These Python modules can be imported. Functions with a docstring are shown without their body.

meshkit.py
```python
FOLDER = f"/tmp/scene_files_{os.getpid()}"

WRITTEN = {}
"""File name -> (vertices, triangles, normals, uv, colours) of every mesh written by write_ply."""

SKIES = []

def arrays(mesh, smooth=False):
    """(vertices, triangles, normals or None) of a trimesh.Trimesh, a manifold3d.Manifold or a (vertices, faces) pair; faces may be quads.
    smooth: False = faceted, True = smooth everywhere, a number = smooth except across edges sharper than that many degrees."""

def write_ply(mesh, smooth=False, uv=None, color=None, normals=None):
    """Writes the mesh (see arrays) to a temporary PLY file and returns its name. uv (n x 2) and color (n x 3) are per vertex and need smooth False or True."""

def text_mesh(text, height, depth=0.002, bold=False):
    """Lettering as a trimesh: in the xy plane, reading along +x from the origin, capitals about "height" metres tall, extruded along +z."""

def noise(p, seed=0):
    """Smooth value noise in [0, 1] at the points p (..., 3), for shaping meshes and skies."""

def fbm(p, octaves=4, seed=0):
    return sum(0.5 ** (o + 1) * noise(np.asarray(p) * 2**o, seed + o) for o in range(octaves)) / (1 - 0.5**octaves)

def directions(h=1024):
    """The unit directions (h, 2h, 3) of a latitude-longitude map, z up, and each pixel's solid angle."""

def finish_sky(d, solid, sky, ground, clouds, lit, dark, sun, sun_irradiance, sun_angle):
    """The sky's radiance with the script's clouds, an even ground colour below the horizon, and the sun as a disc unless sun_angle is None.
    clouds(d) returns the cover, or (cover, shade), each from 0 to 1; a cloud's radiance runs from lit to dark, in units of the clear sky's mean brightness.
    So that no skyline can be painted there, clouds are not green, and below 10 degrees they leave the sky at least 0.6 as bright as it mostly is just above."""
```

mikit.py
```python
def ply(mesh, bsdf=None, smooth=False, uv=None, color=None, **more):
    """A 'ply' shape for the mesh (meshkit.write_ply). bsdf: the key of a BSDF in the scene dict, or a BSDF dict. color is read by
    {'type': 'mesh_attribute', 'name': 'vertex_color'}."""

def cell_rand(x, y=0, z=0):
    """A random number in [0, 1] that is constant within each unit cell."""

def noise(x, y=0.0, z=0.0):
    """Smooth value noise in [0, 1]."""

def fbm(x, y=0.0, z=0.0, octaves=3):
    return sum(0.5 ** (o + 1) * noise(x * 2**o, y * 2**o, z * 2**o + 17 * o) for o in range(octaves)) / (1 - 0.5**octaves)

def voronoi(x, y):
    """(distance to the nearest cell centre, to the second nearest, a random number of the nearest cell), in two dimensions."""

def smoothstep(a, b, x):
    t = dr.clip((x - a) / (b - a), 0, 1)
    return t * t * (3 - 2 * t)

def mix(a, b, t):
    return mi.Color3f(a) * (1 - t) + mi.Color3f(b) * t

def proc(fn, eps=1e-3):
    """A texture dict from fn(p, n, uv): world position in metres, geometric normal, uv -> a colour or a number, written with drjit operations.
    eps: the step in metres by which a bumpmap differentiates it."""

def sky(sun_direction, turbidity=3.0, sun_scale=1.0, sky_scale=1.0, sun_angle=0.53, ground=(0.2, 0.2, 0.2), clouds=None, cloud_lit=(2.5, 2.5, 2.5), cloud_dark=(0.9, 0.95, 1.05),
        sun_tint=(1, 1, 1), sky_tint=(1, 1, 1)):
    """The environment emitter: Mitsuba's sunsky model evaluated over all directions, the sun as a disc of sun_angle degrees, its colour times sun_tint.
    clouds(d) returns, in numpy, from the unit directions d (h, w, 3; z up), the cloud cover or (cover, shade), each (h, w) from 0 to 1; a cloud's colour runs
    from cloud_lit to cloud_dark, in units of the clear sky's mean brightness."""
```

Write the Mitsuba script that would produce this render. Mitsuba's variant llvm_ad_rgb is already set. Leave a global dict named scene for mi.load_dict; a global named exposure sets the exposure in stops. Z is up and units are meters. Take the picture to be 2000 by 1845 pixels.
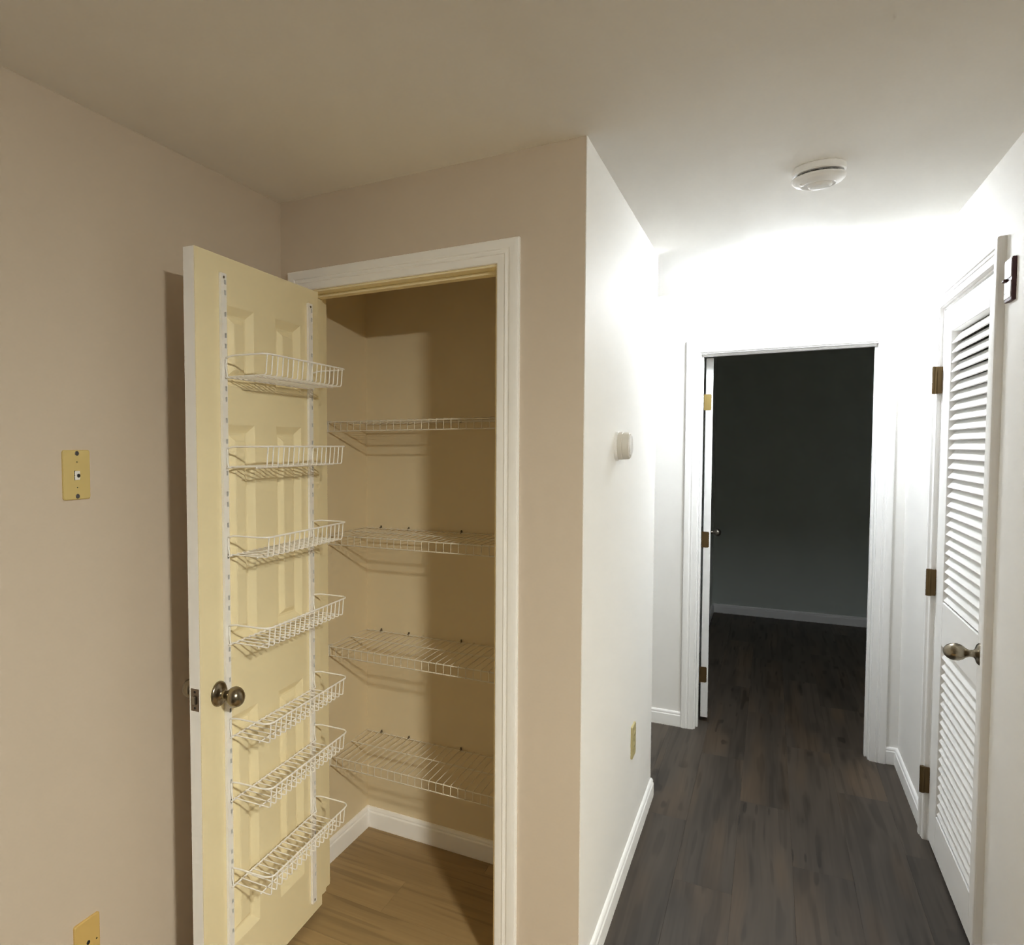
import math
import numpy as np
import drjit as dr
import trimesh
import manifold3d as m3
import mitsuba as mi
import mikit
from shapely.geometry import Polygon, box as sbox
from shapely.ops import unary_union

T = mi.ScalarTransform4f
scene, labels = {"type": "scene"}, {}

# ------------------------------------------------------------------ camera
CAM = np.array([1.4055, -1.9671, 1.5305])
YAW, PITCH, ROLL, FPX, PPX, PPY = 0.5424, -0.0458, -0.0056, 1400.6211, -338.4023, 16.1625
fwd = np.array([-math.sin(YAW) * math.cos(PITCH), math.cos(YAW) * math.cos(PITCH), math.sin(PITCH)])
rgt = np.array([math.cos(YAW), math.sin(YAW), 0.0])
upv = np.cross(rgt, fwd)
rgt, upv = math.cos(ROLL) * rgt + math.sin(ROLL) * upv, -math.sin(ROLL) * rgt + math.cos(ROLL) * upv
scene["camera"] = {
    "type": "perspective", "fov": math.degrees(2 * math.atan(1000 / FPX)), "fov_axis": "x", "near_clip": 0.01, "far_clip": 100.0,
    "principal_point_offset_x": -PPX / 2000, "principal_point_offset_y": -PPY / 1845,
    "to_world": T().look_at(origin=CAM.tolist(), target=(CAM + fwd).tolist(), up=upv.tolist()),
}
# ------------------------------------------------------------------ light and exposure
exposure = 0.0
ROOM_LAMP = [845.0, 822.0, 715.0]      # warm bulb of the room behind the camera
HALL_LAMP = [88.0, 94.0, 100.0]         # cool white glass dome above the dark doorway
ROOM_LAMP_AT = (2.56, -2.10)
HALL_LAMP_AT = (1.45, 1.76)

# ------------------------------------------------------------------ measures (metres)
H = 2.3384                    # ceiling
XC, YD, YE, XG = 0.9802, 1.3675, 2.2905, 1.9506   # hall left wall, its end, far wall, hall right wall
CLX, CLY, CLR = 0.0285, 0.5311, 0.865             # closet left, back, right
PL, PR, PT = 0.106, 0.7363, 2.034                 # pantry jamb faces and head
FL, FR, FT = 1.0800, 1.8348, 2.0144               # far doorway
L0, L1, LT = 0.764, 1.522, 2.034                  # louvred doorway (along y)
RY = 5.4236                                       # far room back wall
WT = 0.115


# ------------------------------------------------------------------ helpers
def numbered(key):
    if key not in scene and key not in labels:
        return key
    k = 1
    while f"{key}_{k:03d}" in scene or f"{key}_{k:03d}" in labels:
        k += 1
    return f"{key}_{k:03d}"


def put(name, mesh, bsdf, parent=None, smooth=False, to_world=None, label=None, kind=None, **more):
    key = numbered(f"{parent}__{name}" if parent else name)
    d = mesh if isinstance(mesh, dict) else mikit.ply(mesh, bsdf, smooth=smooth)
    d = dict(d, **more)
    if to_world is not None:
        d["to_world"] = to_world
    scene[key] = d
    if label or kind:
        labels[key] = {}
        if label:
            labels[key]["label"] = label
        if kind:
            labels[key]["kind"] = kind
    return key


def thing(name, label, category, group=None):
    key = numbered(name)
    labels[key] = {"label": label, "category": category}
    if group:
        labels[key]["group"] = group
    return key


def struct(name, label, mesh=None, bsdf=None, smooth=False):
    key = numbered(name)
    labels[key] = {"label": label, "kind": "structure"}
    if mesh is not None:
        scene[key] = mikit.ply(mesh, bsdf, smooth=smooth)
    return key


def bx(x0, x1, y0, y1, z0, z1, c=0.0):
    """a box, its edges chamfered by c"""
    lo, hi = np.minimum([x0, y0, z0], [x1, y1, z1]), np.maximum([x0, y0, z0], [x1, y1, z1])
    if c <= 0:
        return trimesh.creation.box(bounds=[lo, hi])
    c = min(c, 0.45 * float((hi - lo).min()))
    pts = []
    for sx in (0, 1):
        for sy in (0, 1):
            for sz in (0, 1):
                p = np.where([sx, sy, sz], hi, lo)
                i = np.where([sx, sy, sz], -1.0, 1.0) * c
                for k in range(3):
                    q = p + i
                    q[k] = p[k]
                    pts.append(q)
    return trimesh.convex.convex_hull(np.array(pts))


def cat(*ms):
    return trimesh.util.concatenate([m for g in ms for m in (g if isinstance(g, list) else [g])])


def tube(points, r, sides=7, closed=False):
    p = np.asarray(points, float)
    n = len(p)
    if closed:
        t = np.roll(p, -1, 0) - np.roll(p, 1, 0)
    else:
        t = np.gradient(p, axis=0)
    t /= np.linalg.norm(t, axis=1, keepdims=True) + 1e-12
    a = np.cross(t[0], [0.0, 0, 1] if abs(t[0][2]) < 0.9 else [1.0, 0, 0])
    fr = []
    for k in range(n):
        a = a - t[k] * (a @ t[k])
        a /= np.linalg.norm(a) + 1e-12
        fr.append((a.copy(), np.cross(t[k], a)))
    ang = np.arange(sides) * 2 * math.pi / sides
    v = np.array([p[k] + r * (np.cos(w) * fr[k][0] + np.sin(w) * fr[k][1]) for k in range(n) for w in ang])
    f = []
    for k in range(n if closed else n - 1):
        k2 = (k + 1) % n
        for j in range(sides):
            j2 = (j + 1) % sides
            f += [[k * sides + j, k * sides + j2, k2 * sides + j2], [k * sides + j, k2 * sides + j2, k2 * sides + j]]
    if not closed:
        v = np.vstack([v, p[:1], p[-1:]])
        for j in range(sides):
            j2 = (j + 1) % sides
            f += [[n * sides, j2, j], [n * sides + 1, (n - 1) * sides + j, (n - 1) * sides + j2]]
    return trimesh.Trimesh(v, f, process=False)


def bend(points, radius, steps=5):
    """a polyline with its inner corners rounded"""
    p = [np.asarray(q, float) for q in points]
    out = [p[0]]
    for k in range(1, len(p) - 1):
        a, b = p[k - 1] - p[k], p[k + 1] - p[k]
        la, lb = np.linalg.norm(a), np.linalg.norm(b)
        r = min(radius, 0.45 * la, 0.45 * lb)
        A, B = p[k] + a / la * r, p[k] + b / lb * r
        for w in np.linspace(0, 1, steps):
            out.append((1 - w) ** 2 * A + 2 * w * (1 - w) * p[k] + w * w * B)
    out.append(p[-1])
    return np.array(out)


def lathe(profile, sections=40):
    """profile of (radius, height) revolved round z"""
    return trimesh.creation.revolve(np.array(profile, float), sections=sections)


def prism(profile, start, end, hub):
    """closed mesh between two placings of one profile (lists of 3-D points); hub = the two cap centres"""
    s, e = np.asarray(start, float), np.asarray(end, float)
    n = len(s)
    v = np.vstack([s, e, [hub[0]], [hub[1]]])
    f = []
    for k in range(n):
        k2 = (k + 1) % n
        f += [[k, k2, n + k2], [k, n + k2, n + k], [2 * n, k2, k], [2 * n + 1, n + k, n + k2]]
    m = trimesh.Trimesh(v, f, process=False)
    if m.volume < 0:
        m.invert()
    return m


CASING = [(0, 0), (0, .008), (.002, .0105), (.008, .0118), (.022, .0122), (.025, .0145), (.029, .0140), (.031, .0128), (.035, .0128),
          (.038, .0158), (.046, .0168), (.058, .0168), (.062, .0155), (.064, .0125), (.064, 0)]
CASING = [(u, t) for u, t in CASING]


def casing(at, a0, a1, top, reveal=0.006, bottom=0.0, thick=1.0):
    """two legs and a head, mitred; at(a, z, t) maps along-wall, height, out-of-wall to 3-D"""
    i0, i1, zt = a0 - reveal, a1 + reveal, top + reveal
    hubu = (.032, 0)

    def placed(fn):
        return [at(*fn(u), t * thick) for u, t in CASING]

    def c(fn):
        return at(*fn(hubu[0]), hubu[1])

    corners = [lambda u: (i0 - u, bottom), lambda u: (i0 - u, zt + u), lambda u: (i1 + u, zt + u), lambda u: (i1 + u, bottom)]
    return [prism(CASING, placed(corners[k]), placed(corners[k + 1]), (c(corners[k]), c(corners[k + 1]))) for k in range(3)]


BASE = [(0, 0), (.0125, 0), (.0135, .004), (.0135, .060), (.0125, .063), (.0095, .0655), (.0092, .0685), (.0105, .0705), (.0100, .0750), (.0075, .0795), (.004, .0822), (0, .0825)]


def baseboard(p0, p1, out, h=1.0):
    """a moulded skirting from p0 to p1 (x, y) along a wall whose room side is `out`"""
    p0, p1, out = (np.array([*q, 0.0]) for q in (p0, p1, out))
    put3 = lambda p: [p + out * t + np.array([0, 0, z * h]) for t, z in BASE]  # noqa: E731
    m = prism(BASE, put3(p0), put3(p1), [p + out * .004 + np.array([0, 0, .03]) for p in (p0, p1)])
    return m


# ------------------------------------------------------------------ materials
def bs(name, d):
    scene[name] = d
    return name


def principled(c, rough=0.5, metal=0.0, spec=0.5, **more):
    col = c if isinstance(c, dict) else {"type": "rgb", "value": list(c)}
    return {"type": "twosided", "b": {"type": "principled", "base_color": col, "roughness": rough, "metallic": metal, "specular": spec, **more}}


def mottled(c, amount=0.02, scale=3.0):
    c = tuple(c)

    def fn(p, n, uv):
        f = mikit.fbm(p.x * scale, p.y * scale, p.z * scale, octaves=3) - 0.5
        g = mikit.noise(p.x * 260, p.y * 260, p.z * 260) - 0.5
        return mi.Color3f(c) * (1 + amount * 2 * f + amount * 0.8 * g)

    return mikit.proc(fn)


def rolled(p, n, uv):           # paint roller stipple, metres
    return 0.00022 * mikit.noise(p.x * 210, p.y * 210, p.z * 210) + 0.0004 * mikit.noise(p.x * 55, p.y * 55, p.z * 55)


def trowel(p, n, uv):           # ceiling: skim coat with a few trowel ridges
    return 0.0022 * mikit.fbm(p.x * 10 + p.y * 5, p.y * 16 - p.x * 4, 1.7, octaves=3) + 0.005 * mikit.noise(p.x * 2.4, p.y * 3.0, 3.3)


WALL_C = (.605, .522, .430)
bs("wall_paint", {"type": "bumpmap", "t": mikit.proc(rolled, 6e-4), "scale": 1.0, "b": principled(mottled(WALL_C), .62, spec=.3)})
bs("hall_paint", {"type": "bumpmap", "t": mikit.proc(rolled, 6e-4), "scale": 1.0, "b": principled(mottled((.80, .79, .765)), .62, spec=.3)})
bs("ceiling_paint", {"type": "bumpmap", "t": mikit.proc(trowel, 2e-3), "scale": 1.0, "b": principled(mottled((.80, .785, .745), .02, 2.0), .8, spec=.2)})
bs("closet_paint", principled(mottled((.70, .600, .415)), .6, spec=.3))
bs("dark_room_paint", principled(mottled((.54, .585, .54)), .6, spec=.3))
bs("room_far_paint", principled(mottled((.21, .20, .185)), .6, spec=.3))
bs("pale_sage_paint", principled(mottled((.76, .78, .75)), .6, spec=.3))
bs("trim_white", principled((.87, .865, .85), .5, spec=.4))
bs("door_cream", principled(mottled((.83, .740, .490), .02, 5.0), .42, spec=.45))
bs("wire_white", principled((.87, .86, .83), .35, spec=.5))
bs("aged_wire", principled((.68, .635, .53), .4, spec=.4))
bs("nickel", principled((.30, .275, .235), .26, metal=1.0))
bs("antique_brass", principled((.285, .245, .180), .24, metal=1.0))
bs("latch_metal", principled((.24, .20, .165), .4, metal=1.0))
bs("brass", principled((.34, .255, .095), .42, metal=.8))
bs("brown_brass", principled((.115, .075, .03), .42, metal=.7))
bs("ivory_plastic", principled((.60, .47, .19), .4))
bs("amber_plastic", principled((.62, .43, .15), .4))
bs("olive_ivory", principled((.46, .40, .20), .4))
bs("hole_black", principled((.012, .011, .010), .6))
bs("brown_clip", principled((.12, .095, .06), .5))
bs("screw_dark", principled((.085, .08, .085), .4, metal=.5))
bs("white_plastic", principled((.80, .79, .77), .33))
bs("beige_plastic", principled((.62, .59, .53), .4))
bs("grey_plastic", principled((.30, .30, .30), .45))
bs("dark_red", principled((.040, .008, .010), .5))
bs("shadow_gap", principled((.05, .05, .05), .8))
bs("clear_white_glass", principled((.9, .9, .88), .3))

PW, PLEN = 0.182, 1.22
PX0 = 0.955


def plank_grain(x, y, row, idx):
    r1, r2 = mikit.cell_rand(row, idx, 3), mikit.cell_rand(row, idx, 7)
    wob = 0.02 * (mikit.noise(x * 9 + r1 * 40, y * 2.6 + r2 * 30) - 0.5)
    xx = x + wob
    broad = mikit.fbm(xx * 11 + r1 * 50, y * 1.3 + r2 * 90, octaves=3)
    fine = mikit.fbm(xx * 150 + r2 * 70, y * 5.0 + r1 * 20, octaves=2)
    streak = mikit.smoothstep(0.62, 0.80, mikit.noise(xx * 62 + r1 * 31, y * 3.4 + r2 * 44))
    knot = mikit.smoothstep(0.66, 0.94, mikit.noise(xx * 26 + r2 * 60, y * 4.2 + r1 * 80))
    return xx, r1, r2, broad, fine, streak, knot


def hall_wood(p, n, uv):
    row = dr.floor((p.x - PX0) / PW)
    off = row * 0.377 - dr.floor(row * 0.377)
    idx = dr.floor(p.y / PLEN + off)
    x, y = p.x, p.y
    xx, r1, r2, broad, fine, streak, knot = plank_grain(x, y, row, idx)
    c = mikit.mix((.033, .0265, .0205), (.072, .056, .0415), dr.clip(0.15 + 0.9 * (broad - 0.3) + 0.35 * (r1 - 0.5) + 0.25 * (fine - 0.5), 0, 1))
    warm = mikit.smoothstep(0.45, 0.85, mikit.noise(xx * 17 + r1 * 70, y * 2.1 + r2 * 12))
    c = mikit.mix(c, c * mi.Color3f(1.26, 1.13, 0.98), warm)
    crack = mikit.smoothstep(0.80, 0.90, mikit.noise(xx * 48 + r2 * 17, y * 6.5 + r1 * 9)) * mikit.smoothstep(0.5, 0.75, mikit.noise(x * 6 + r1 * 5, y * 2 + r2 * 8))
    c = c * (1 - 0.22 * streak) * (1 - 0.22 * knot) * (1 - 0.45 * crack)
    return c * (0.90 + 0.20 * r2)


def pantry_wood(p, n, uv):
    row = dr.floor((p.y + 10) / 0.19)
    off = row * 0.41 - dr.floor(row * 0.41)
    idx = dr.floor(p.x / PLEN + off)
    xx, r1, r2, broad, fine, streak, knot = plank_grain(p.y, p.x, row, idx)
    c = mikit.mix((.255, .170, .080), (.370, .256, .126), dr.clip(0.5 + 0.9 * (broad - 0.5) + 0.3 * (r1 - 0.5) + 0.3 * (fine - 0.5), 0, 1))
    return c * (1 - 0.18 * streak) * (0.93 + 0.14 * r2)


bs("hall_floor_wood", principled(mikit.proc(hall_wood), .5, spec=.35))
bs("pantry_floor_wood", principled(mikit.proc(pantry_wood), .5, spec=.35))

# ------------------------------------------------------------------ the shell
struct("floor", "wood plank floor of the hall and rooms", bx(-.7, 4.8, -4.7, 5.7, -.15, -.012), "shadow_gap")
struct("ceiling", "flat off-white ceiling with faint trowel marks", bx(-.7, 4.8, -4.7, 5.7, H, H + .12), "ceiling_paint")
struct("wall_left", "beige painted wall on the left with the phone plate", bx(-.12, 0, -4.6, .0, 0, H), "wall_paint")
fw = sbox(-.12, 0, XC - .002, H) - sbox(PL - .02, -1, PR + .02, PT + .02)


def wall_xz(poly, y0, y1):
    """a wall from a polygon in (x, z), from y0 to y1"""
    m = trimesh.creation.extrude_polygon(poly, y1 - y0, engine="earcut")
    m.apply_transform(np.array([[1, 0, 0, 0], [0, 0, -1, y1], [0, 1, 0, 0], [0, 0, 0, 1.0]]))
    return m


def wall_yz(poly, x0, x1):
    """a wall from a polygon in (y, z), from x0 to x1"""
    m = trimesh.creation.extrude_polygon(poly, x1 - x0, engine="earcut")
    m.apply_transform(np.array([[0, 0, 1, x0], [1, 0, 0, 0], [0, 1, 0, 0], [0, 0, 0, 1.0]]))
    return m


struct("wall_pantry_front", "beige painted wall round the pantry doorway", wall_xz(fw, 0, WT), "wall_paint")
struct("wall_pantry_left", "cream painted left wall inside the pantry", bx(CLX - .12, CLX, WT, CLY + .1, 0, H), "closet_paint")
struct("wall_pantry_back", "cream painted back wall inside the pantry", bx(CLX, CLR, CLY, CLY + .1, 0, H), "closet_paint")
struct("wall_pantry_right", "cream painted right wall inside the pantry", bx(CLR, CLR + .015, WT, CLY + .1, 0, H), "closet_paint")
struct("wall_hall_left", "off-white left wall of the hall with the thermostat", cat(bx(CLR + .015, XC, WT, YD, 0, H), bx(XC - .002, XC, 0.0003, WT, 0, H)), "hall_paint")
struct("wall_hall_side", "wall of the side passage behind the hall corner", bx(-.6, CLR + .015, YD - WT, YD, 0, H), "hall_paint")
struct("wall_side_end", "end wall of the side passage", bx(-.7, -.6, YD - WT, YE + WT, 0, H), "hall_paint")
farw = sbox(-.6, 0, XG, H) - sbox(FL - .02, -1, FR + .02, FT + .02)
struct("wall_hall_far", "bright far wall of the hall round the dark doorway", wall_xz(farw, YE, YE + WT - .012), "hall_paint")
rw = sbox(-.25, 0, YE + WT - .012, H) - sbox(L0 - .02, -1, L1 + .02, LT + .02)
struct("wall_hall_right", "off-white right wall of the hall with the louvred door", wall_yz(rw, XG, XG + WT), "hall_paint")
struct("wall_linen_back", "dark back wall of the closet behind the louvred door", bx(2.75, 2.85, .4, 1.9, 0, H), "dark_room_paint")
struct("wall_linen_near", "dark near side wall of the closet behind the louvred door", bx(XG + WT, 2.75, .4, .5, 0, H), "dark_room_paint")
struct("wall_linen_far", "dark far side wall of the closet behind the louvred door", bx(XG + WT, 2.75, 1.8, 1.9, 0, H), "dark_room_paint")
struct("wall_room_back", "wall behind the camera", bx(0, 4.6, -4.6, -4.5, 0, H), "room_far_paint")
struct("wall_room_right", "right wall of the room behind the camera", bx(4.6, 4.7, -4.6, 0, 0, H), "room_far_paint")
struct("wall_room_front", "wall beside the hall entrance", bx(XG + WT, 4.6, -.25, -.13, 0, H), "room_far_paint")
struct("wall_far_room_front", "inner side of the far doorway wall", wall_xz(sbox(.86, 0, 4.2, H) - sbox(FL - .02, -1, FR + .02, FT + .02), YE + WT - .012, YE + WT), "pale_sage_paint")
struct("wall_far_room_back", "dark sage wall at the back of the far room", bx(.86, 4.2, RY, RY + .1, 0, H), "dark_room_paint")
struct("wall_far_room_left", "dark sage left wall of the far room", bx(.86, .968, YE + WT, RY, 0, H), "pale_sage_paint")
struct("wall_far_room_right", "dark sage right wall of the far room", bx(4.1, 4.2, YE + WT, RY, 0, H), "pale_sage_paint")


# planks of the floors: each its own piece with eased edges
def plank_mesh(poly, c=0.0004):
    x0, y0, x1, y1 = poly.bounds
    g = 0.0001
    return bx(x0 + g, x1 - g, y0 + g, y1 - g, -.012, 0, c)


dark_area = [sbox(XC - .0, -.02, XG + .05, YE + .1), sbox(-.6, YD, XC, YE), sbox(.968, YE + .1, 2.75, RY)]
for r in range(-9, 11):
    x0, x1 = PX0 + r * PW, PX0 + (r + 1) * PW
    off = (r * 0.377) % 1.0
    for k in range(-1, 7):
        cell = sbox(x0, (k - off) * PLEN, x1, (k + 1 - off) * PLEN)
        for a in dark_area:
            c = cell.intersection(a)
            if c.area > .002:
                put("plank", plank_mesh(c), "hall_floor_wood", "floor")
brown_area = [sbox(CLX, -.0, CLR, CLY), sbox(0, -1.3, 2.4, 0)]
for r in range(0, 75):
    y0, y1 = -10 + r * .19, -10 + (r + 1) * .19
    if y1 < -1.3 or y0 > CLY:
        continue
    off = (r * 0.41) % 1.0
    for k in range(-2, 4):
        cell = sbox((k - off) * PLEN, y0, (k + 1 - off) * PLEN, y1)
        c = cell.intersection(unary_union(brown_area[:1])) if y0 >= 0 else cell.intersection(sbox(0, -1.33, 2.4, -.02))
        if y0 < 0 < y1:
            c = unary_union([c, cell.intersection(brown_area[0])])
        if c.area > .002:
            put("plank", plank_mesh(c), "pantry_floor_wood", "floor")
put("underlay", bx(0, 4.6, -4.5, -1.34, -.012, -.002), "hall_floor_wood", "floor")

# baseboards
for name, lab, segs in [
    ("baseboard_pantry_left", "white baseboard along the left wall of the pantry", [((CLX, WT), (CLX, CLY), (1, 0))]),
    ("baseboard_pantry_back", "white baseboard along the back wall of the pantry", [((CLX, CLY), (CLR, CLY), (0, -1))]),
    ("baseboard_pantry_right", "white baseboard along the right wall of the pantry", [((CLR, WT), (CLR, CLY), (-1, 0))]),
    ("baseboard_hall_left", "white moulded baseboard below the thermostat wall", [((XC, -.0135), (XC, YD), (1, 0))]),
    ("baseboard_room_left", "white baseboard along the left wall", [((0, -4.5), (0, -.02), (1, 0))]),
    ("baseboard_pantry_front", "short white baseboard right of the pantry casing", [((PR + .0705, 0), (XC, 0), (0, -1))]),
    ("baseboard_passage", "white baseboard of the side passage", [((-.6, YD), (XC - .001, YD), (0, 1))]),
    ("baseboard_hall_far", "white baseboard on the far wall left of the doorway", [((-.6, YE), (FL - .0705, YE), (0, -1))]),
    ("baseboard_hall_corner", "tiny white baseboard piece in the far right corner", [((FR + .0705, YE), (XG, YE), (0, -1))]),
    ("baseboard_hall_right", "white baseboard between the far corner and the louvred door", [((XG, L1 + .0705), (XG, YE), (-1, 0))]),
    ("baseboard_hall_near", "white baseboard right of the louvred door", [((XG, -.25), (XG, L0 - .0705), (-1, 0))]),
    ("baseboard_far_room_back", "grey-looking white baseboard at the back of the dark room", [((.968, RY), (4.1, RY), (0, -1))]),
    ("baseboard_far_room_left", "baseboard on the left wall of the dark room", [((.968, YE + WT), (.968, RY), (1, 0))]),
]:
    struct(name, lab, cat([baseboard(*s) for s in segs]), "trim_white", smooth=35)

# ------------------------------------------------------------------ door frames
def frame(name, lab, at, a0, a1, top, depth, jamb_bsdf, thick=1.0):
    """jambs, stops and mitred casing; at(a, z, t): t > 0 comes out of the wall on the near side"""
    key = struct(name, lab)
    legs = casing(at, a0, a1, top, thick=thick)
    for nm, m in zip(("casing_leg", "casing_head", "casing_leg"), legs):
        put(nm, m, "trim_white", key, smooth=28)

    def slab(a_0, a_1, z0, z1, t0, t1):
        p, q = np.array(at(a_0, z0, t0)), np.array(at(a_1, z1, t1))
        return bx(p[0], q[0], p[1], q[1], p[2], q[2], .0012)

    put("jamb", slab(a0 - .018, a0, 0, top, 0, -depth), jamb_bsdf, key)
    put("jamb", slab(a1, a1 + .018, 0, top, 0, -depth), jamb_bsdf, key)
    put("head_jamb", slab(a0 - .018, a1 + .018, top, top + .018, 0, -depth), jamb_bsdf, key)
    s0, s1 = .040, .074
    put("stop", slab(a0, a0 + .010, 0, top - .010, -s0, -s1), jamb_bsdf, key)
    put("stop", slab(a1 - .010, a1, 0, top - .010, -s0, -s1), jamb_bsdf, key)
    put("stop", slab(a0, a1, top - .010, top, -s0, -s1), jamb_bsdf, key)
    return key


f1 = frame("trim_1", "white moulded casing and cream jambs of the pantry doorway", lambda a, z, t: (a, -t, z), PL, PR, PT, WT, "door_cream")
put("strike_plate", bx(PR - .0012, PR + .0005, .006, .034, .865, .925, .0004), "latch_metal", f1, label="dark metal strike plate")
f2 = frame("trim_2", "white casing of the doorway to the dark room", lambda a, z, t: (a, YE - t, z), FL, FR, FT, WT, "trim_white")
put("strike_plate", bx(FR - .0012, FR + .0005, YE + .085, YE + .108, .93, .99, .0004), "brass", f2, label="brass strike plate")
f3 = frame("trim_3", "white casing of the louvred door in the right wall", lambda a, z, t: (XG - t, a, z), L0, L1, LT, WT, "trim_white", thick=1.25)


# ------------------------------------------------------------------ moulded six-panel door, local x = from hinge, y = out of the face, z up
def ring_panel(x0, x1, z0, z1):
    ds = [(0, 0), (.002, -.0006), (.022, -.0140), (.025, -.0148), (.029, -.0148), (.031, -.0140), (.044, -.0042), (.048, -.0032)]
    v, f = [], []
    for d, h in ds:
        v += [(x0 + d, h, z0 + d), (x1 - d, h, z0 + d), (x1 - d, h, z1 - d), (x0 + d, h, z1 - d)]
    for k in range(len(ds) - 1):
        for j in range(4):
            a, b = 4 * k + j, 4 * k + (j + 1) % 4
            f += [[a, b, b + 4], [a, b + 4, a + 4]]
    t = 4 * (len(ds) - 1)
    f += [[t, t + 1, t + 2], [t, t + 2, t + 3]]
    n = len(v)
    v += [(x0, -.0165, z0), (x1, -.0165, z0), (x1, -.0165, z1), (x0, -.0165, z1)]
    for j in range(4):
        a, b = j, (j + 1) % 4
        f += [[a, n + b, b], [a, n + a, n + b]]
    f += [[n, n + 2, n + 1], [n, n + 3, n + 2]]
    m = trimesh.Trimesh(v, f, process=False)
    if m.volume < 0:
        m.invert()
    return m


def panel_door(key, w, z0, z1, cols, rows, face_bsdf, core_bsdf, M):
    solid = sbox(0, z0, w, z1)
    holes = unary_union([sbox(a, c, b, d) for a, b in cols for c, d in rows])
    fr = solid - holes

    def ext(poly, y0, y1):
        m = trimesh.creation.extrude_polygon(poly, y1 - y0, engine="earcut")
        m.apply_transform(np.array([[1, 0, 0, 0], [0, 0, -1, y1], [0, 1, 0, 0], [0, 0, 0, 1.0]]))
        return m

    put("leaf", cat(ext(solid, -.035, -.0165), ext(fr, -.0165, -.0012)), core_bsdf, key, to_world=M)
    put("face", ext(fr, -.0012, 0), face_bsdf, key, to_world=M)
    for c, d in rows:
        for a, b in cols:
            put("panel", ring_panel(a, b, c, d), face_bsdf, key, to_world=M)


def mat(h, x, y, z=(0, 0, 1)):
    m = np.eye(4)
    m[:3, 0], m[:3, 1], m[:3, 2], m[:3, 3] = x, y, z, h
    return T(m.tolist())


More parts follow.
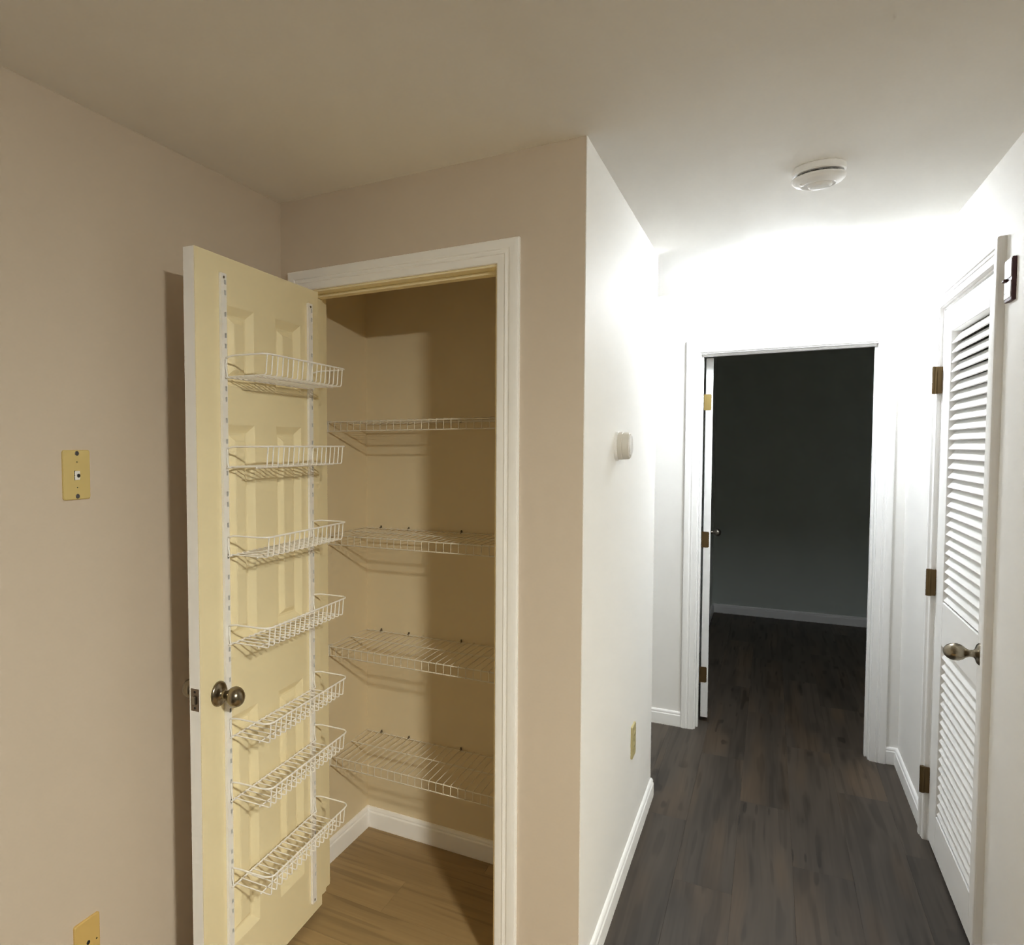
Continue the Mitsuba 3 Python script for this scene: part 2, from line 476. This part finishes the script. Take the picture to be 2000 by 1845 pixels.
TH = -1.5166
D3, N3 = np.array([math.cos(TH), math.sin(TH), 0]), np.array([-math.sin(TH), math.cos(TH), 0])
M1 = mat((0.1593, -0.0214, 0), D3, N3)
door1 = struct("door_1", "open cream six-panel pantry door hung with wire baskets")
COLS, ROWS = [(.110, .252), (.358, .490)], [(.185, .815), (1.005, 1.595), (1.695, 1.905)]
panel_door(door1, .6104, .0215, 2.0256, COLS, ROWS, "door_cream", "trim_white", M1)


def knob_meshes(rose=.033, ball=.0265, reach=.054, oval=1.0):
    r = [(0, 0), (rose, 0), (rose, .002), (rose - .001, .0045), (rose - .005, .008), (rose - .012, .0105), (.0145, .0125), (.012, .016), (0.0, .016)]
    k = [(0, .012), (.0115, .014), (.0105, .020), (.0105, .026), (.013, .030)]
    a = np.linspace(-.95, math.pi / 2, 16)
    k += [(ball * math.cos(w), reach + ball * .88 * oval * math.sin(w)) for w in a[:-1]] + [(0, reach + ball * .88 * oval)]
    k = [k[0], k[1], k[2], k[3]] + k[5:]
    return lathe(r, 44), lathe(k, 44)


RX = np.array([[1, 0, 0, 0], [0, 0, 1, 0], [0, -1, 0, 0], [0, 0, 0, 1.0]])   # lathe axis z -> +y


def knob_on(parent, M, s, z, y0, sign, bsdf, **kw):
    rose, ball = knob_meshes(**kw)
    R = np.array([[1, 0, 0, s], [0, 0, sign, y0], [0, -sign, 0, z], [0, 0, 0, 1.0]])
    k = put("knob", ball.copy().apply_transform(R), bsdf, parent, smooth=40, to_world=M, label="round metal knob")
    put("rose", rose.copy().apply_transform(R), bsdf, k, smooth=40, to_world=M)
    return k


knob_on(door1, M1, .537, .895, 0, 1, "antique_brass")
knob_on(door1, M1, .537, .895, -.035, -1, "antique_brass")
lp = put("latch_plate", bx(.6104 - .0005, .6104 + .0012, -.030, -.005, .870, .927, .0005), "latch_metal", door1, to_world=M1, label="dark metal latch plate")
put("latch_bolt", bx(.6110, .6180, -.023, -.012, .887, .909, .002), "nickel", lp, to_world=M1)
for z in (.878, .919):
    put("screw", lathe([(0, 0), (.0032, 0), (.0028, .001), (0, .001)], 14).apply_transform(np.array([[0, 0, 1, .6116], [1, 0, 0, -.0175], [0, 1, 0, z], [0, 0, 0, 1.0]])), "hole_black", lp, to_world=M1)
for z in (.25, 1.03, 1.80):
    put("hinge", cat(tube([(-.010, -.040, z - .044), (-.010, -.040, z + .044)], .006, 10), bx(-.004, -.001, -.036, -.004, z - .044, z + .044)), "brass", door1, to_world=M1, label="brass hinge")

# the shelf tracks on the pantry door
def track(s0, s1, zb, zt, lab):
    k = thing("shelf_track", lab, "shelf track", "slotted tracks on the pantry door")
    w, dep = s1 - s0, .007
    body = m3.Manifold.cube((w, dep, zt - zb)).translate((s0, 0.0005, zb))
    body -= m3.Manifold.cube((w - .0030, dep - .0015, zt - zb - .004)).translate((s0 + .0015, -.0004, zb + .002))
    cuts, n = [], int((zt - zb - .05) / .0273)
    for i in range(n):
        if i % 5 in (0, 1, 3):
            z = zt - .022 - i * .0273
            cuts.append(m3.Manifold.cube((.0075, .01, .0120)).translate((s0 + .0022, .002, z - .0060)))
    body -= m3.Manifold.batch_boolean(cuts, m3.OpType.Add)
    put("channel", body, "wire_white", k, to_world=M1)
    put("backing", bx(s0 + .002, s1 - .002, .0006, .0014, zb + .003, zt - .003), "hole_black", k, to_world=M1, label="dark inside of the slots")
    for z in (zb + .010, zt - .010):
        put("screw", lathe([(0, 0), (.004, 0), (.0032, .0018), (0, .0022)], 14).apply_transform(np.array([[1, 0, 0, s0 + w * .5], [0, 0, 1, dep + .0004], [0, -1, 0, z], [0, 0, 0, 1.0]])), "nickel", k, to_world=M1)
    return k


track(.4915, .5145, .060, 1.9800, "slotted white metal track nearest the knob edge of the pantry door")
track(.0480, .0730, .064, 1.9790, "slotted white metal track on the hinge side of the pantry door")

# the seven wire baskets
BZ = [1.7180, 1.4850, 1.2540, 1.0210, .7730, .6020, .3690]
BW = ["topmost wire basket on the pantry door, level with the top panels", "second wire basket from the top of the pantry door", "third wire basket from the top of the pantry door",
      "middle wire basket on the pantry door, fourth from the top", "wire basket just below the pantry door knob", "second lowest wire basket on the pantry door", "lowest wire basket on the pantry door, above the bottom rail"]
S0, S1, Q0, Q1, BH = .084, .490, .012, .127, .050
SA, SB = .060, .502
RW, RT = .0019, .0024


def bwire(s):
    return tube(bend([(s, Q1 + .003, BH), (s, Q1 - .001, .002), (s, Q1 - .004, -.0018), (s, Q0, -.0018)], .008, 4), RW, 6)


wire_s = np.linspace(S1, S0, 17)
bw = [mikit.ply(bwire(float(s)), "wire_white", smooth=True) for s in wire_s]
top_rim = mikit.ply(tube(bend([(SB, Q0, BH - .004), (SB + .002, Q0 + .02, BH), (SB, Q1 + .006, BH), (SA, Q1 + .006, BH), (SA - .002, Q0 + .02, BH), (SA, Q0, BH - .004)], .028, 7), RT, 8), "wire_white", smooth=True)
mid_rod = mikit.ply(tube([(S0 - .004, .095, -.0048), (S1 + .004, .095, -.0048)], .0019, 8), "wire_white", smooth=True)
back_rod = mikit.ply(tube([(SA - .004, Q0 + .001, -.0044), (SB + .004, Q0 + .001, -.0044)], RT, 8), "wire_white", smooth=True)
hook = [mikit.ply(tube(bend([(s, Q0 + .003, -.004), (s, Q0 - .002, .020), (s, Q0 - .001, BH - .006)], .006, 4), RT, 7), "wire_white", smooth=True) for s in (SA, SB)]
for z, lab in zip(BZ, BW):
    k = thing("wire_basket", "white " + lab, "wire basket", "wire baskets on the pantry door")
    M = T(np.array(M1.matrix).tolist()) @ T().translate([0, 0, z])
    put("top_rim", top_rim, None, k, to_world=M)
    put("cross_rod", mid_rod, None, k, to_world=M)
    put("cross_rod", back_rod, None, k, to_world=M)
    for hk in hook:
        put("hook", hk, None, k, to_world=M)
    for d in bw:
        put("wire", d, None, k, to_world=M)

# the four wire shelves inside the pantry
SZ = [1.6240, 1.2150, .8060, .3970]
SY0, SY1, LIP = .2350, CLY - .004, .035
SX0, SX1 = CLX + .003, CLR - .003
SW = ["highest wire shelf in the pantry, at eye level", "second highest wire shelf in the pantry", "second lowest wire shelf in the pantry", "lowest wire shelf in the pantry, above the back baseboard"]
nw = int((SX1 - SX0 - .01) / .0262)
sx = SX0 + .005 + np.arange(nw + 1) * .0262
sw = [mikit.ply(tube(bend([(x, SY0 - .001, -LIP), (x, SY0 - .001, .0018), (x, SY1, .0018)], .005, 4), .0013, 6), "aged_wire", smooth=True) for x in sx]
rods = [mikit.ply(tube([(SX0, y, z), (SX1, y, z)], .0023, 8), "aged_wire", smooth=True) for y, z in [(SY0 + .0025, -.0015), (SY0 + .0025, -LIP + .001), (SY0 + .16, -.0020), (SY1 - .004, -.0015)]]
clip = mikit.ply(cat(bx(-.004, .004, SY1 - .006, CLY, -.004, .003, .001), bx(-.003, .003, CLY - .004, CLY, .002, .009, .001)), "brown_clip")
bracket = mikit.ply(cat(bx(CLX, CLX + .006, SY0 - .006, SY0 + .010, -LIP - .003, .004, .002), bx(CLX, CLX + .004, SY0 + .016, SY0 + .03, -.010, .004, .001)), "aged_wire")
bracket_r = mikit.ply(bx(CLR - .012, CLR, SY0 - .010, SY0 + .016, -LIP - .006, .006, .002), "aged_wire")
for z, lab in zip(SZ, SW):
    k = thing("wire_shelf", "white " + lab, "wire shelf", "wire shelves in the pantry")
    M = T().translate([0, 0, z])
    for d in rods:
        put("rod", d, None, k, to_world=M)
    for d in sw:
        put("wire", d, None, k, to_world=M)
    for x in (.095, .215, .430, .690):
        put("wall_clip", clip, None, k, to_world=M @ T().translate([x, 0, 0]), label="small dark wall clip")
    put("end_bracket", bracket, None, k, to_world=M)
    put("end_bracket", bracket_r, None, k, to_world=M)

# ------------------------------------------------------------------ door into the dark room, seen edge-on
TH2 = math.radians(94.6)
D2, N2 = np.array([math.cos(TH2), math.sin(TH2), 0]), np.array([-math.sin(TH2), math.cos(TH2), 0])
# local y must point out of the face towards -x here: x along the leaf, y = N2 (towards -x)
M2 = mat((1.0948, YE + WT + .034, 0), D2, N2)
door2 = struct("door_2", "white door folded open into the dark room, seen edge-on")
# leaf from y = -.035 (room side, +x) to 0 (-x side)
panel_door(door2, .742, .024, 2.006, [(.115, .32), (.42, .627)], ROWS, "trim_white", "trim_white", M2)
knob_on(door2, M2, .68, .985, -.035, -1, "nickel", ball=.024, reach=.050)
knob_on(door2, M2, .68, .985, 0, 1, "nickel", ball=.024, reach=.050)
for z, b in ((1.768, "brass"), (1.015, "brown_brass"), (.262, "brown_brass")):
    q = sbox(-.0275, z - .0435, 0.004, z + .0435)
    rnd = sbox(-.0275, z - .0435, -.01, z + .0435).buffer(-.007).buffer(.007).union(sbox(-.02, z - .0435, .002, z + .0435))
    m = trimesh.creation.extrude_polygon(rnd, .0015, engine="earcut")
    # polygon x -> local y, polygon y -> z, thickness -> -x
    m.apply_transform(np.array([[0, 0, -1, 0.0002], [1, 0, 0, 0], [0, 1, 0, 0], [0, 0, 0, 1.0]]))
    put("hinge", cat(m, tube([(-.004, .006, z - .0435), (-.004, .006, z + .0435)], .0055, 10)), b, door2, to_world=M2, label="brass hinge leaf on the door edge")

# ------------------------------------------------------------------ louvred door in the right wall
door3 = struct("door_3", "white louvred closet door in the right wall")
DX0, DX1 = XG + .001, XG + .034
dy0, dy1 = L0 + .003, L1 - .004
oy0, oy1 = dy0 + .095, dy1 - .128
dz0, dz1 = .012, LT - .006
U0, U1, V0, V1 = .955, 1.936, .156, .796
put("stile", bx(DX0, DX1, dy0, oy0, dz0, dz1, .0015), "trim_white", door3)
put("stile", bx(DX0, DX1, oy1, dy1, dz0, dz1, .0015), "trim_white", door3)
put("top_rail", bx(DX0, DX1, oy0, oy1, U1, dz1, .0015), "trim_white", door3)
put("middle_rail", bx(DX0, DX1, oy0, oy1, V1, U0, .0015), "trim_white", door3)
put("bottom_rail", bx(DX0, DX1, oy0, oy1, dz0, V0, .0015), "trim_white", door3)


def slat_mesh(chord=.047, t=.0062, tilt=56):
    a = math.radians(tilt)
    # room side (x small) is the low edge
    u = np.array([-math.cos(a), 0, -math.sin(a)])
    n = np.array([-math.sin(a), 0, math.cos(a)])
    pr = []
    for s in (1, -1):
        for w in np.linspace(-math.pi / 2, math.pi / 2, 5):
            pr.append(s * (u * (chord / 2 - t / 2 + t / 2 * math.cos(w)) + n * (t / 2) * math.sin(w)))
    st = [p + np.array([0, oy0 - .004, 0]) for p in pr]
    en = [p + np.array([0, oy1 + .004, 0]) for p in pr]
    return prism(pr, st, en, ((0, oy0 - .004, 0), (0, oy1 + .004, 0)))


slat = mikit.ply(slat_mesh(), "trim_white", smooth=35)
PITCH_S = .0345
for lo, hi in ((U0, U1), (V0, V1)):
    n = int((hi - lo - .012) / PITCH_S)
    st = (hi - lo - (n - 1) * PITCH_S) / 2
    for i in range(n):
        put("slat", slat, None, door3, to_world=T().translate([(DX0 + DX1) / 2 + .001, 0, lo + st + i * PITCH_S]))
rose, ball = knob_meshes(rose=.033, ball=.026, reach=.058, oval=1.25)
RK = np.array([[0, 0, -1, DX0], [1, 0, 0, dy0 + .060], [0, -1, 0, .905], [0, 0, 0, 1.0]])
kk = put("knob", ball.apply_transform(RK), "antique_brass", door3, smooth=40, label="egg-shaped antique brass knob")
put("rose", rose.apply_transform(RK), "antique_brass", kk, smooth=40)
for z in (1.772, 1.006, .240):
    y = L1 - .002
    put("hinge", cat(tube([(XG - .021, y, z - .051), (XG - .021, y, z + .051)], .0085, 12), bx(XG - .017, XG + .001, y - .004, y + .001, z - .050, z + .050, .0008),
                     bx(XG - .027, XG - .018, y + .004, y + .013, z - .050, z + .050, .0008)), "brown_brass", door3, smooth=40, label="dark brass hinge")

# ------------------------------------------------------------------ small things on the walls and the ceiling
def rounded_plate(w, h, t, r=.006, c=.002):
    """a wall plate in local x (wide), z (tall), y out"""
    def ring(inset, y):
        g = sbox(-w / 2 + inset, -h / 2 + inset, w / 2 - inset, h / 2 - inset).buffer(-r).buffer(r, quad_segs=4)
        return [(x, y, z) for x, z in list(g.exterior.coords)[:-1]]
    a, b, c2 = ring(0, 0), ring(0, t - c), ring(c, t)
    return trimesh.convex.convex_hull(np.array(a + b + c2))


def wall_disc(r, t, x, y, z, sec=20):
    """a small disc standing out along local +y"""
    return lathe([(0, 0), (r, 0), (r, t * .6), (r * .8, t), (0, t)], sec).apply_transform(np.array([[1, 0, 0, x], [0, 0, 1, y], [0, -1, 0, z], [0, 0, 0, 1.0]]))


# phone jack plate, left wall: local x -> +y, local y (out) -> +x
ML = lambda y, z: mat((0, y, z), (0, 1, 0), (1, 0, 0), (0, 0, 1))  # noqa: E731
k = thing("phone_plate", "yellowed ivory phone jack plate on the left wall at chest height", "wall plate")
M = ML(-.8385, 1.4705)
mm = np.array([[0, 1, 0, 0], [1, 0, 0, 0], [0, 0, 1, 0], [0, 0, 0, 1.0]])


def on_left(mesh, y, z):
    m = mesh.copy().apply_transform(mm)
    if m.volume < 0:
        m.invert()
    m.apply_translation((0, y, z))
    return m


PY, PZ = -.8385, 1.4705
put("plate", on_left(rounded_plate(.077, .117, .006), PY, PZ), "ivory_plastic", k, smooth=30)
for dz in (.0505, -.0505):
    put("screw", on_left(wall_disc(.0055, .0022, 0, .0055, dz), PY, PZ), "screw_dark", k, smooth=30, label="dark round screw head")
for dz in (.030, -.030):
    put("pinhole", on_left(wall_disc(.0016, .0006, 0, .0057, dz), PY, PZ), "hole_black", k)
put("jack", on_left(cat(bx(-.0075, .0075, .0055, .0072, -.012, .009, .0008)), PY, PZ), "white_plastic", k, label="raised jack insert")
put("jack_hole", on_left(wall_disc(.0048, .0012, .003, .0068, -.002), PY, PZ), "hole_black", k, label="dark jack opening")
put("jack_notch", on_left(bx(-.0085, -.0065, .0055, .0066, -.012, .010), PY, PZ), "hole_black", k)

k = thing("cable_plate", "amber ivory jack plate low on the left wall at the bottom edge", "wall plate")
PY2, PZ2 = -.8375, .3330
put("plate", on_left(rounded_plate(.075, .117, .006), PY2, PZ2), "amber_plastic", k, smooth=30)
put("jack_hole", on_left(wall_disc(.0052, .0012, .001, .0055, 0), PY2, PZ2), "hole_black", k, label="dark round socket")
put("pinhole", on_left(wall_disc(.0022, .0008, .026, .0056, -.004), PY2, PZ2), "hole_black", k)
for dz in (-.030,):
    put("screw", on_left(wall_disc(.004, .0018, 0, .0055, dz), PY2, PZ2), "screw_dark", k, smooth=30)


def on_hall(mesh, y, z):      # local x -> -y?  out -> +x on the plane x = XC
    m = mesh.copy().apply_transform(mm)
    if m.volume < 0:
        m.invert()
    m.apply_translation((XC, y, z))
    return m


k = thing("outlet", "ivory outlet plate low on the hall wall below the thermostat", "outlet")
put("plate", on_hall(rounded_plate(.078, .122, .0065), .862, .430), "olive_ivory", k, smooth=30)
for dz in (.021, -.021):
    o = put("socket", on_hall(wall_disc(.0165, .0025, 0, .0062, dz, 24), .862, .430), "olive_ivory", k, smooth=30)
    for dx in (-.0063, .0063):
        put("slot", on_hall(bx(dx - .0011, dx + .0011, .0085, .0090, dz - .001, dz + .008), .862, .430), "hole_black", o)
put("screw", on_hall(wall_disc(.003, .001, 0, .0062, 0), .862, .430), "screw_dark", k)

# thermostat: a round dial, axis +x
k = thing("thermostat", "round off-white thermostat on the hall left wall", "thermostat")
RT_ = np.array([[0, 0, 1, XC], [1, 0, 0, .462], [0, 1, 0, 1.532], [0, 0, 0, 1.0]])
put("base", lathe([(0, 0), (.047, 0), (.047, .006), (.045, .009), (0, .009)], 48).apply_transform(RT_), "white_plastic", k, smooth=35)
put("dial_ring", lathe([(0, .009), (.0435, .009), (.0445, .014), (.0440, .0215), (.0430, .0225), (.0430, .0240), (.0440, .0250), (.0425, .038), (.039, .0425), (.034, .0435), (.032, .0425), (0, .0425)], 48).apply_transform(RT_),
    "beige_plastic", k, smooth=35, label="ribbed beige dial ring")
put("cover", lathe([(0, .0420), (.033, .0420), (.032, .0455), (.026, .0475), (0, .0482)], 48).apply_transform(RT_), "white_plastic", k, smooth=35, label="white centre cover")

# smoke detector, hanging under the ceiling
k = thing("smoke_detector", "round white smoke detector on the hall ceiling", "smoke detector")
SD = np.array([[1, 0, 0, 1.5085], [0, -1, 0, .575], [0, 0, -1, H], [0, 0, 0, 1.0]])
put("base", lathe([(0, 0), (.064, 0), (.0670, .003), (.0670, .018), (.063, .0215), (0, .0215)], 56).apply_transform(SD), "white_plastic", k, smooth=35)
put("neck", lathe([(0, .021), (.052, .021), (.052, .029), (0, .029)], 56).apply_transform(SD), "grey_plastic", k, smooth=35, label="shaded vent gap")
put("cover", lathe([(0, .0275), (.062, .0275), (.0665, .0300), (.0675, .0330), (.0655, .0390), (.0580, .0465), (.0440, .0520), (.0400, .0505), (.0380, .0505), (0, .0505)], 56).apply_transform(SD), "white_plastic", k, smooth=35)
put("sensor_dome", lathe([(0, .050), (.0300, .050), (.0290, .0555), (.0240, .0595), (0, .0610)], 40).apply_transform(SD @ np.array([[1, 0, 0, .004], [0, 1, 0, .0], [0, 0, 1, 0], [0, 0, 0, 1.0]])), "white_plastic", k, smooth=35)
put("test_button", lathe([(0, .040), (.0080, .040), (.0075, .0525), (0, .0535)], 24).apply_transform(SD @ np.array([[1, 0, 0, -.040], [0, 1, 0, .022], [0, 0, 1, 0], [0, 0, 0, 1.0]])), "white_plastic", k, smooth=35)
for i in range(12):
    a = i * math.pi / 6 + .2
    R = np.eye(4)
    R[:2, :2] = [[math.cos(a), -math.sin(a)], [math.sin(a), math.cos(a)]]
    put("vent", bx(.0515, .0528, -.009, .009, .0225, .0275).apply_transform(R).apply_transform(SD), "hole_black", k)

# switch plate high on the right wall
k = thing("switch_plate", "small dark-edged white switch plate high on the right wall beside the louvred door", "wall plate")
put("plate", bx(XG - .0095, XG, .590, .657, 1.912, 2.026, .001), "dark_red", k, label="dark red backing plate")
put("cover", bx(XG - .0110, XG - .0095, .594, .656, 1.974, 2.023, .0004), "white_plastic", k, label="white upper half")
put("cover", bx(XG - .0110, XG - .0095, .594, .656, 1.921, 1.965, .0004), "white_plastic", k, label="white lower half")
put("toggle", bx(XG - .0180, XG - .0095, .630, .650, 1.9655, 1.9735, .002), "dark_red", k, label="dark toggle")
put("mark", bx(XG - .0112, XG - .0109, .632, .654, 1.9350, 1.9365), "grey_plastic", k, label="short grey mark")


# ------------------------------------------------------------------ the lamps
def lamp_matrix(x, y):
    return np.array([[1, 0, 0, x], [0, -1, 0, y], [0, 0, -1, H], [0, 0, 0, 1.0]])


# room: a flush light with a metal rim round a shallow glass
k = thing("ceiling_light", "round flush light with a metal rim on the ceiling of the room", "ceiling light")
M = lamp_matrix(*ROOM_LAMP_AT)
put("rim", lathe([(0, 0), (.132, 0), (.135, .003), (.135, .032), (.132, .036), (.122, .036), (.121, .030), (0, .030)], 56).apply_transform(M), "nickel", k, smooth=35)
put("diffuser", lathe([(0, .0305), (.120, .0305)] + [(.120 * math.cos(w), .0355 + .0265 * math.sin(w)) for w in np.linspace(.05, math.pi / 2, 9)[:-1]] + [(0, .0620)], 48).apply_transform(M),
    "clear_white_glass", k, smooth=40, emitter={"type": "area", "radiance": {"type": "rgb", "value": ROOM_LAMP}}, label="glowing shallow glass")

# hall: a white glass dome
r, drop = .135, .115
k = thing("ceiling_light", "glowing white glass dome light on the hall ceiling above the dark doorway", "ceiling light")
M = lamp_matrix(*HALL_LAMP_AT)
put("canopy", lathe([(0, 0), (r * .8, 0), (r * .8, .010), (0, .010)], 48).apply_transform(M), "white_plastic", k, smooth=35)
prof = [(r * (.86 + .14 * math.sin(w)), .012 + .028 * math.sin(w)) for w in np.linspace(0, math.pi / 2, 5)[:-1]]
prof += [(r * math.cos(w), .040 + (drop - .040) * math.sin(w)) for w in np.linspace(0, math.pi / 2, 12)[:-1]] + [(0, drop)]
put("diffuser", lathe([(0, .012)] + prof, 40).apply_transform(M), "clear_white_glass", k, smooth=40,
    emitter={"type": "area", "radiance": {"type": "rgb", "value": HALL_LAMP}}, label="glowing glass dome")
